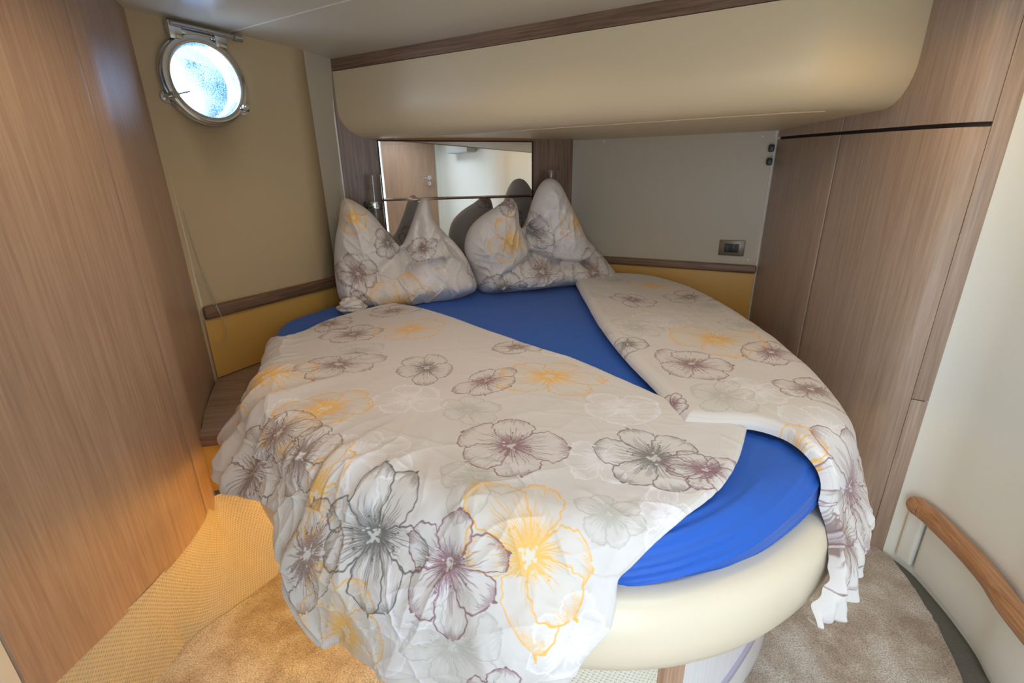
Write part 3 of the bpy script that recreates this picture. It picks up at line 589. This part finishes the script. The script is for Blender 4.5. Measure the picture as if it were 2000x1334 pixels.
# mattress in its blue fitted sheet
rng=np.random.RandomState(7)
def fbm(P,seed,freq,octs=4,gain=.5):
    """smooth value noise in the plane"""
    out=np.zeros(P.shape[:-1]);amp=1.;r=np.random.RandomState(seed)
    for o_ in range(octs):
        T=r.rand(64,64)*2-1; x=P[...,0]*freq+17.3*o_; y=P[...,1]*freq+9.1*o_; xi=np.floor(x).astype(int); yi=np.floor(y).astype(int)
        fx=x-xi; fy=y-yi; fx=fx*fx*fx*(fx*(fx*6-15)+10); fy=fy*fy*fy*(fy*(fy*6-15)+10)
        a=T[xi%64,yi%64];b=T[(xi+1)%64,yi%64];c=T[xi%64,(yi+1)%64];d=T[(xi+1)%64,(yi+1)%64]
        out+=amp*((a*(1-fx)+b*fx)*(1-fy)+(c*(1-fx)+d*fx)*fy); amp*=gain; freq*=2.03
    return out
def np_mesh(name,V,m_,parent=None,col=None,wrap=False,extra=None):
    nu,nv=V.shape[:2]; idx=np.arange(nu*nv).reshape(nu,nv)
    if wrap: idx=np.concatenate([idx,idx[:1]],0)
    F=np.stack([idx[:-1,:-1],idx[1:,:-1],idx[1:,1:],idx[:-1,1:]],-1).reshape(-1,4)
    vv=V.reshape(-1,3)
    me=bpy.data.meshes.new(name); me.vertices.add(len(vv)); me.vertices.foreach_set('co',vv.astype(np.float32).ravel())
    me.loops.add(F.size); me.loops.foreach_set('vertex_index',F.astype(np.int32).ravel()); me.polygons.add(len(F)); me.polygons.foreach_set('loop_start',np.arange(0,F.size,4,dtype=np.int32))
    try: me.polygons.foreach_set('loop_total',np.full(len(F),4,dtype=np.int32))
    except Exception: pass
    me.polygons.foreach_set('use_smooth',np.ones(len(F),dtype=bool))
    me.update(calc_edges=True); me.validate()
    if col is not None:
        at_=me.attributes.new('print','FLOAT_COLOR','POINT'); c4=np.ones((len(vv),4),np.float32); c4[:,:3]=col.reshape(-1,3); at_.data.foreach_set('color',c4.ravel())
    o=bpy.data.objects.new(name,me); C.objects.link(o); me.materials.append(m_)
    if parent: o.parent=parent; o.matrix_parent_inverse=Matrix.Translation(-parent.location)
    return o
def normals(V,wrap=False):
    if wrap: du=np.roll(V,-1,0)-np.roll(V,1,0)
    else: du=np.gradient(V,axis=0)
    dv=np.gradient(V,axis=1); n=np.cross(du,dv); return n/np.maximum(np.linalg.norm(n,axis=-1,keepdims=True),1e-9)
sheetm=mat('blue_sheet',(.012,.105,.50),.62,**{'Sheen Weight':.15,'Sheen Roughness':.4})
TH=np.linspace(-PI,PI,720,endpoint=False)
prof=[]
for t in np.linspace(0,1,60)[1:]: prof.append((None,t))
NT=len(TH); rows=[]
Rt=Rb(TH)
for t in np.linspace(.02,1,70): rows.append(np.stack([t*(Rt-.07),np.full(NT,ZTOP)],-1))
for k in range(1,25):
    a_=k/24*PI/2; rows.append(np.stack([Rt-.07+.066*np.sin(a_),np.full(NT,ZTOP-.062*(1-np.cos(a_)))],-1))
for k in range(1,25): rows.append(np.stack([Rt-.004-.016*(k/24)**2,np.full(NT,ZTOP-.062-.062*k/24)],-1))
RW=np.stack(rows,1)                                      # theta,row,(r,z)
V=np.stack([BC[0]+RW[...,0]*np.cos(TH)[:,None],BC[1]+RW[...,0]*np.sin(TH)[:,None],RW[...,1]],-1)
nn=normals(V,True); nn*=np.sign(nn[...,2:3]+1e-6)*1.0
nn[...,:2]=np.where((np.sum(nn[...,:2]*(V[...,:2]-BC),-1)<0)[...,None]&(np.abs(nn[...,2:3])<.5),-nn[...,:2],nn[...,:2])
depth=np.clip((ZTOP-V[...,2])/.12,0,1)
rr=np.linalg.norm(V[...,:2]-BC,axis=-1)
# tension folds running obliquely down the foot end
thd=np.degrees(TH)[:,None]; foot=np.exp(-((thd+68)/34)**4)
ph=(thd*.34+(rr-Rt[:,None])*85+depth*17.0+1.2*np.sin(thd*.09))
rdg=lambda p:(1-np.abs(np.sin(p*.5)))**2
wr=foot*sstep(rr-Rt[:,None],-.26,-.04)*(.016*rdg(ph)**1.5*(.65+.35*np.sin(thd*.13))+.010*rdg(ph*1.63+1.)*(.5+.5*np.sin(thd*.17+2)))*(1-.3*depth)
wr+=.0022*fbm(V[...,:2],3,5)*(1-depth)
V=V+nn*wr[...,None]
mt=np_mesh('mattress',V,sheetm,None,wrap=True)
cx_=bmesh.new(); cx_.from_mesh(mt.data); cx_.verts.ensure_lookup_table()
nr=V.shape[1]; cx_.faces.new([cx_.verts[i*nr] for i in range(NT)]); cx_.faces.new([cx_.verts[i*nr+nr-1] for i in range(NT)][::-1]); bmesh.ops.recalc_face_normals(cx_,faces=cx_.faces); cx_.to_mesh(mt.data); cx_.free()
for p in mt.data.polygons: p.use_smooth=True
tag(mt,'round mattress in a royal blue fitted sheet','mattress')
# ------------------------------------------------------------------ the floral print: drawn petal by petal in cloth coordinates
INK={'p':((.235,.095,.125),.90),'b':((.22,.125,.095),.88),'g':((.155,.135,.125),.90),'d':((.105,.10,.09),.90),'y':((.86,.47,.06),.90),'w':((.90,.90,.96),.55),'s':((.42,.42,.36),.55)}
GROUND=np.array((.68,.64,.61))
def paint(U,Vc,flowers,seed=1):
    sh_=U.shape; U=U.ravel();Vc=Vc.ravel(); col=np.tile(GROUND,(len(U),1)).astype(np.float64)
    order=sorted(range(len(flowers)),key=lambda i:{'w':0,'s':1,'y':2,'g':3,'d':3,'b':4,'p':5}[flowers[i][3]])
    for fi in order:
        fx,fy,R,c=flowers[fi]; r=np.random.RandomState(seed*101+fi); ink,strength=INK[c]; ink=np.array(ink)
        sel=np.where((U-fx)**2+(Vc-fy)**2<(R*1.18)**2)[0]
        if not len(sel): continue
        x0=(U[sel]-fx)/R; y0=(Vc[sel]-fy)/R; rot=r.rand()*6.28; x=x0*math.cos(rot)-y0*math.sin(rot); y=x0*math.sin(rot)+y0*math.cos(rot)
        sq=r.uniform(.62,1.); y=y/sq                       # flowers are drawn tilted
        lw=.0010/R*(1.15 if c in 'ywds' else 1.); aa=.0013/R
        n=r.choice([5,6,6,7]); acc=np.zeros(len(sel)); lum=np.zeros(len(sel)); anyin=np.zeros(len(sel),bool)
        ks=list(range(n)); r.shuffle(ks)
        for k in ks:
            a=2*PI*k/n+r.uniform(-.18,.18); Lp=r.uniform(.78,1.0); W=r.uniform(.36,.50)*(6/n); cv=r.uniform(-.25,.25)
            px=x*math.cos(a)+y*math.sin(a); py=-x*math.sin(a)+y*math.cos(a); py=py-cv*px*px
            t=px/Lp; tc_=np.clip(t,1e-3,.999)
            ruf=1+.05*np.sin(tc_*22+r.rand()*6)+.035*np.sin(tc_*47+r.rand()*6)
            w_=W*np.sin(PI*tc_**1.02)**.55*(.22+.85*tc_**.8)*ruf
            tip=1+.03*np.sin(py*30+r.rand()*6)+.02*np.sin(py*71)
            t=t/tip
            ins=(t>0)&(t<1)&(np.abs(py)<w_)
            v=py/np.maximum(w_,1e-3)
            acc[ins]=0; anyin|=ins
            dw=(np.interp(np.clip(t,0,1),np.linspace(0,1,40),np.abs(np.gradient(W*np.sin(PI*np.clip(np.linspace(0,1,40),1e-3,.999)**1.02)**.55*(.22+.85*np.linspace(0,1,40)**.8),1/39)))/Lp)
            d=np.abs(np.abs(py)-w_)/np.sqrt(1+np.minimum(dw,30)**2)
            e=np.clip(1-(d-lw*.9)/aa,0,1)*(t>.02)*(t<1.02)*(np.abs(py)<w_+lw*3); 
            K=r.randint(13,19); p_=v*K*.5+.5*np.sin(t*2.2+k)+.12*np.sin(t*17+v*4); pi_=np.floor(p_); fr=np.abs(p_-pi_-.5)
            hs=np.abs(np.sin(pi_*12.9898+k*78.2)*43758.5)%1; hs2=np.abs(np.sin(pi_*39.3+k*11.1)*24634.6)%1
            cell=w_*2/K
            line=np.clip(1-((.5-fr)*0+fr*cell-lw*.42)/aa,0,1)
            vis=np.clip(((.30+.45*hs)-t)*9,0,1)+np.clip((t-(.72+.2*hs2))*12,0,1)*.85
            ln=line*np.clip(vis,0,1)*.75
            # short hatching from the rim
            p2=v*K*1.3+k; f2=np.abs(p2-np.floor(p2)-.5); l2=np.clip(1-(f2*cell/1.3-lw*.35)/aa,0,1)*np.clip((t-.84)*12,0,1)*.55
            acc=np.where(ins,np.maximum(ln,l2),acc); acc=np.maximum(acc,e)
            lum=np.where(ins,np.clip(.45-t,0,1)*.5,lum)
        rad=np.hypot(x,y); an=np.arctan2(y,x); sp=.24+.12*np.sin(an*13+rot)*np.sin(an*29+1)+.06*np.sin(an*47)
        core=np.clip((sp-rad)/.04,0,1)*np.clip((rad-.045)/.03,0,1)
        if c in 'w': core*=.4
        acc=np.maximum(acc,core*.92)
        for _ in range(26):                                # pale stamens
            q=r.rand()*6.28; s_=abs(r.randn())*.075; dx=x-s_*math.cos(q); dy=y-s_*math.sin(q); acc=np.where(dx*dx+dy*dy<(.017+.01*r.rand())**2,acc*.10,acc)
        for _ in range(11):                                # long filaments with anthers
            q=r.rand()*6.28; s_=r.uniform(.28,.42); qq=np.abs(-x*math.sin(q)+y*math.cos(q)); al=x*math.cos(q)+y*math.sin(q)
            acc=np.maximum(acc,np.clip(1-(qq-lw*.4)/aa,0,1)*(al>.1)*(al<s_)*.9); acc=np.where((x-s_*math.cos(q))**2+(y-s_*math.sin(q))**2<.020**2,.95,acc)
        wash={'y':(.86,.66,.30),'p':(.60,.53,.52),'b':(.58,.51,.46),'g':(.58,.55,.52),'d':(.50,.46,.42),'w':(.76,.75,.76),'s':(.56,.55,.48)}[c]
        wa=np.where(anyin,.10+lum*(1.0 if c!='w' else .2),0)[:,None]*(.8 if c!='s' else 1.1)
        wa=np.clip(wa,0,.6)
        cc_=col[sel]; 
        if c!='w': cc_=cc_*(1-wa)+np.array(wash)*wa
        else: cc_=cc_*(1-anyin[:,None]*.18)+np.array(wash)*anyin[:,None]*.18
        aM=(acc*strength)[:,None]; col[sel]=cc_*(1-aM)+ink*aM
    return col.reshape(*sh_,3)
cloth=mat('printed_cotton',(.7,.66,.6),.78,**{'Sheen Weight':.10})
b=cloth.node_tree.nodes['Principled BSDF']; an_=N(cloth,'ShaderNodeAttribute'); an_.attribute_name='print'; L(cloth,an_.outputs['Color'],b.inputs['Base Color'])
tc=N(cloth,'ShaderNodeTexCoord'); nz=N(cloth,'ShaderNodeTexNoise'); nz.inputs['Scale'].default_value=1500; L(cloth,tc.outputs['Object'],nz.inputs['Vector'])
bp=N(cloth,'ShaderNodeBump'); bp.inputs['Strength'].default_value=.05; bp.inputs['Distance'].default_value=.0005; L(cloth,nz.outputs[0],bp.inputs['Height']); L(cloth,bp.outputs[0],b.inputs['Normal'])
def qp(th,past): th=math.radians(th); r=float(Rb(th))+past; return (r*math.cos(th),r*math.sin(th))
def resample(P,n,k=8):
    P=catmull(P,k,False); l=np.r_[0,np.cumsum(np.linalg.norm(np.diff(P,axis=0),axis=1))]; s=np.linspace(0,l[-1],n); return np.stack([np.interp(s,l,P[:,0]),np.interp(s,l,P[:,1])],-1)
def tfi(left,right,bottom,top,nu,nv):
    """left/right run bottom->top (nv), bottom/top run left->right (nu)"""
    a,b_=resample(left,nv),resample(right,nv); c,d=resample(bottom,nu),resample(top,nu)
    u=np.linspace(0,1,nu)[:,None,None]; v=np.linspace(0,1,nv)[None,:,None]
    return (1-u)*a[None]+u*b_[None]+(1-v)*c[:,None]+v*d[:,None]-((1-u)*(1-v)*c[0]+u*(1-v)*c[-1]+(1-u)*v*d[0]+u*v*d[-1])
def creases(q,seed,amp,freq,n=3):
    out=np.zeros(q.shape[:-1]); r=np.random.RandomState(seed)
    for i in range(n):
        a=r.rand()*PI; w1=np.stack([fbm(q,seed*7+i,freq*.6,2),fbm(q,seed*7+i+50,freq*.6,2)],-1)*.35/freq
        p=q+w1; s=p[...,0]*math.cos(a)+p[...,1]*math.sin(a); f=1-np.abs(np.sin(s*freq*PI)); m_=sstep(fbm(q,seed*11+i,freq*.45,2),-.1,.7)
        out+=f**4*m_*amp
    return out
def duvet(name,q,puff,roll,flowers,seed,label,cat,group=None,crump=None,lift=.012,fold=1.,shape=None,flare=0.):
    nu,nv=q.shape[:2]
    B=drape(q,lift,fold=fold,seed=seed,flare=flare)
    nrm=normals(B); sg=np.sign((nrm*np.stack([B[...,0]-BC[0],B[...,1]-BC[1],np.full(B.shape[:2],1.2)],-1)).sum(-1))[...,None]; sg[sg==0]=1; nrm=nrm*sg
    # distance to the hem in metres (approximately)
    lu=np.linalg.norm(np.diff(q,axis=0),axis=-1).sum(0); lv=np.linalg.norm(np.diff(q,axis=1),axis=-1).sum(1)
    u=np.linspace(0,1,nu)[:,None]; v=np.linspace(0,1,nv)[None]
    du=np.minimum(u,1-u)*lu[None]; dv=np.minimum(v,1-v)*lv[:,None]
    d=np.minimum(du,dv)
    th=puff*np.sqrt(np.clip(1-(1-np.clip(d/roll,0,1))**2,0,1))
    disp=th+.0035*fbm(q,seed+3,4,3)*np.clip(d/.05,0,1)
    cr=creases(q,seed+5,.0075,5,5)+creases(q,seed+9,.0045,11,5)
    k=.45 if crump is None else crump(q)
    disp=disp+cr*k+fbm(q,seed+20,22,3)*.0022*k
    if shape is not None: disp=disp+shape(q)
    V=B+nrm*disp[...,None]
    inner=V.copy()
    # hem turned under: two more rows all round
    def pad(A,e,low):
        return A
    col=paint(q[...,0],q[...,1],flowers,seed)
    edge=np.clip(1-np.abs(d-.010)/.0012,0,1)*.12; col=col*(1-edge[...,None])
    o=np_mesh(name,V,cloth,None,col)
    # underside: coarse copy lying on the bed, joined round the hem
    tag(o,label,cat,group); return o,V
TOPQ=[(-.55,.534),(-.43,.46),(-.31,.354),(-.19,.225),(-.086,.102),(.01,-.005),(.094,-.102),(.242,-.25),(.35,-.402),(.446,-.546),(.53,-.665),(.598,-.73)]
LEFTQ=[qp(-157,.175),qp(-166,.16),qp(-176,.13),qp(176,.03),(-.85,.02),(-.806,.082),(-.762,.242),(-.67,.386),(-.55,.534)]
RIGHTQ=[qp(-84,.42),(.142,-1.31),(.158,-1.278),(.178,-1.226),(.21,-1.198),(.226,-1.166),(.234,-1.126),(.27,-1.082),(.338,-1.03),(.434,-.958),(.518,-.858),(.598,-.73)]
BOTQ=[qp(-157,.175),qp(-149,.185),qp(-142,.195),qp(-134,.17),qp(-126,.135),qp(-120,.14),qp(-117.5,.22),qp(-113.5,.27),qp(-113,.37),qp(-107,.36),qp(-101,.34),qp(-96,.37),qp(-90,.41),qp(-84,.42)]
q1=tfi(LEFTQ,RIGHTQ,BOTQ,TOPQ,980,940)
def crump1(q):
    r=np.hypot(q[...,0],q[...,1]); t=np.arctan2(q[...,1],q[...,0]); return .16+.75*sstep(r-Rb(t),-.25,.05)
def shape1(q):
    # long folds fanning over the front left edge
    r=np.hypot(q[...,0],q[...,1]); t=np.degrees(np.arctan2(q[...,1],q[...,0])); a=sstep(r-Rb(np.radians(t)),-.32,.05)
    a=sstep(r-Rb(np.radians(t)),-.30,.10); out=np.zeros_like(t); x0=(r-.85)
    for c_,w1,w2,am,sl_ in ((-112,1.3,3.6,.026,-4),(-120,2.4,1.0,.008,2),(-130,1.2,3.0,.014,-2),(-139,1.1,3.2,.028,3),(-147,1.0,3.4,.026,6),(-155,1.2,3.,.022,0),(-103,4.5,1.4,.018,-6),(-95,1.5,5,.014,4),(-88,4,1.6,.012,2)):
        x=t-(c_+sl_*x0*3); out+=am*np.where(x<0,np.exp(-(x/w1)**2),np.exp(-(x/w2)**2))
    return a*out
d1o,V1=duvet('duvet',q1,.010,.02,FL_MAIN,2,'large white floral duvet spread over the foot of the bed and hanging down in front','duvet',crump=crump1,shape=shape1,flare=.06,lift=.018)
# second duvet, folded along the right side
L2=[(.458,-.702),(.45,-.622),(.442,-.514),(.422,-.366),(.398,-.158),(.388,.05),(.39,.222),(.392,.6),(.40,.98)]
R2=[qp(-55,.235),qp(-50,.20),qp(-46,.16),qp(-40,.12),qp(-25,.12),qp(-5,.12),qp(15,.12),qp(30,.08),qp(45,.02),(.72,.98)]
Bt2=[(.458,-.702),(.53,-.718),(.614,-.726),(.662,-.774),(.678,-.838),(.698,-.886),(.712,-.93),qp(-53,.10),qp(-56,.15),qp(-58,.20),qp(-59,.245),qp(-57,.25),qp(-55,.235)]
T2=[(.40,.98),(.5,1.0),(.6,1.0),(.72,.98)]
q2=tfi(L2,R2,Bt2,T2,520,1000)
def crump2(q):
    r=np.hypot(q[...,0],q[...,1]); t=np.arctan2(q[...,1],q[...,0]); return .12+.6*sstep(r-Rb(t),.0,.15)
def shape2(q):
    r=np.hypot(q[...,0],q[...,1]); t=np.degrees(np.arctan2(q[...,1],q[...,0])); a=sstep(r-Rb(np.radians(t)),.10,.28)
    return a*(.010*np.sin(t*2.3)+.007*np.sin(t*5.1+1))+.008*fbm(q,77,2.2,2)
d2o,V2=duvet('duvet',q2,.030,.035,FL_SIDE,4,'white floral duvet folded lengthwise along the right side of the bed by the wardrobe','duvet',crump=crump2,shape=shape2,lift=.024,fold=.75)
# ------------------------------------------------------------------ pillows
EX=np.array([math.cos(math.radians(17.5)),math.sin(math.radians(17.5)),0.]); NBk=np.array([-EX[1],EX[0],0.])
def pillow(name,P0,lean,outline,cen,flowers,seed,label,creaselines,Dm=.125):
    up=np.array([0,0,1.])*math.cos(lean)+NBk*math.sin(lean); fr=np.cross(up,EX); fr=-fr if fr@NBk>0 else fr   # towards the viewer
    bd_=resample(outline+[outline[0]],400,6)[:-1]; cen=np.array(cen); nth=len(bd_)
    ts=1-(1-np.linspace(0,1,120))**1.35
    P=cen+(bd_-cen)[:,None]*ts[None,:,None]
    seg=bd_[::3]; D=np.full(P.shape[:2],9.)
    for i in range(len(seg)):
        a,b_=seg[i],seg[(i+1)%len(seg)]; ab=b_-a; t=np.clip(((P-a)@ab)/(ab@ab),0,1); D=np.minimum(D,np.linalg.norm(P-a-t[...,None]*ab,axis=-1))
    for _ in range(14):                                   # soften the ridge
        Dn=(np.roll(D,1,0)+np.roll(D,-1,0)+D*2)/4; Dn[:,1:-1]=(Dn[:,:-2]+Dn[:,2:]+Dn[:,1:-1]*2)/4; Dn[:,-1]=0; D=Dn
    Dc=np.minimum(D,Dm); h=np.sqrt(np.clip(Dc*(2*Dm-Dc),0,None))*1.02
    f=h.copy(); a_,b2_=P[...,0],P[...,1]
    f+=.035*np.exp(-((b2_-.07)/.06)**2)*np.clip(D/.05,0,1)
    for (x0,y0,x1,y1,wd_,dp) in creaselines:
        A=np.array((x0,y0));B_=np.array((x1,y1));ab=B_-A;t=np.clip(((P-A)@ab)/(ab@ab),0,1);dd=np.linalg.norm(P-A-t[...,None]*ab,axis=-1); f-=dp*np.exp(-(dd/wd_)**2)*np.clip(D/.03,0,1)
    f=np.maximum(f,-.3*h)
    k=np.clip(D/.04,0,1)
    f+=(creases(P,seed,.014,6,5)+creases(P,seed+1,.008,13,5)+.004*fbm(P,seed+2,18,3))*k+.010*fbm(P,seed+6,5,2)*k
    W=P0[None,None]+P[...,:1]*EX+P[...,1:]*up
    front=W+f[...,None]*fr; back=W-h[...,None]*.72*fr
    allV=np.concatenate([front,back[:,::-1][:,1:]],1)
    c1=paint(P[...,0],P[...,1],flowers,seed); c2_=paint(P[...,0]+.3,-P[...,1],[(x_+.3,-y_,r_,k_) for x_,y_,r_,k_ in flowers],seed+5)
    allV[...,2]=np.maximum(allV[...,2],ZTOP+.004+.012*np.clip(-(allV[...,2]-ZTOP-.02),0,1))
    o=np_mesh(name,allV,cloth,None,np.concatenate([c1,c2_[:,::-1][:,1:]],1),wrap=True)
    tag(o,label,'pillow','floral pillows at the bed head'); return o
pa=pillow('pillow',np.array((-.52,2.385,.70)),math.radians(3),P1,PC1,FL_P1,21,'left floral pillow standing with two pointed corners, before the mirror',[(-.03,.30,.0,.17,.04,.09),(.0,.17,.16,.20,.020,.045),(-.03,.26,-.16,.16,.025,.03),(.19,.30,.33,.15,.03,.03),(.06,.40,.05,.22,.02,.025)])
pb=pillow('pillow',np.array((.10,2.64,.70)),math.radians(-6),P2,PC2,FL_P2,31,'right floral pillow with a taller pointed corner, below the overhead locker',[(-.01,.36,.0,.20,.04,.11),(.0,.20,.12,.16,.022,.055),(.12,.16,.30,.15,.02,.05),(.30,.15,.46,.24,.02,.045),(-.05,.42,-.02,.30,.02,.03),(-.04,.2,-.2,.1,.02,.03)])
# bunched corner of the left pillow case
n1_,n2_=90,60; uu=np.linspace(0,2*PI,n1_,endpoint=False)[:,None]; vv=np.linspace(.02,PI-.02,n2_)[None]
dirs=np.stack([np.sin(vv)*np.cos(uu),np.sin(vv)*np.sin(uu),np.cos(vv)*np.ones_like(uu)],-1)
rr_=1+.10*np.sin(uu*2+vv*4)+.07*np.sin(vv*9-uu*2)+.05*np.sin(uu*5+vv*3)
CV=np.array((-.745,2.13,.738))+dirs*rr_[...,None]*np.array((.062,.048,.040)); CV[...,2]=np.maximum(CV[...,2],ZTOP+.006)
cc_=paint(uu*.05+vv*0,vv*.08+uu*0,[(.1,.1,.12,'b'),(.25,.18,.1,'b')],9)
pc=np_mesh('pillow_case_corner',CV,cloth,None,cc_,wrap=True); pc.parent=pa
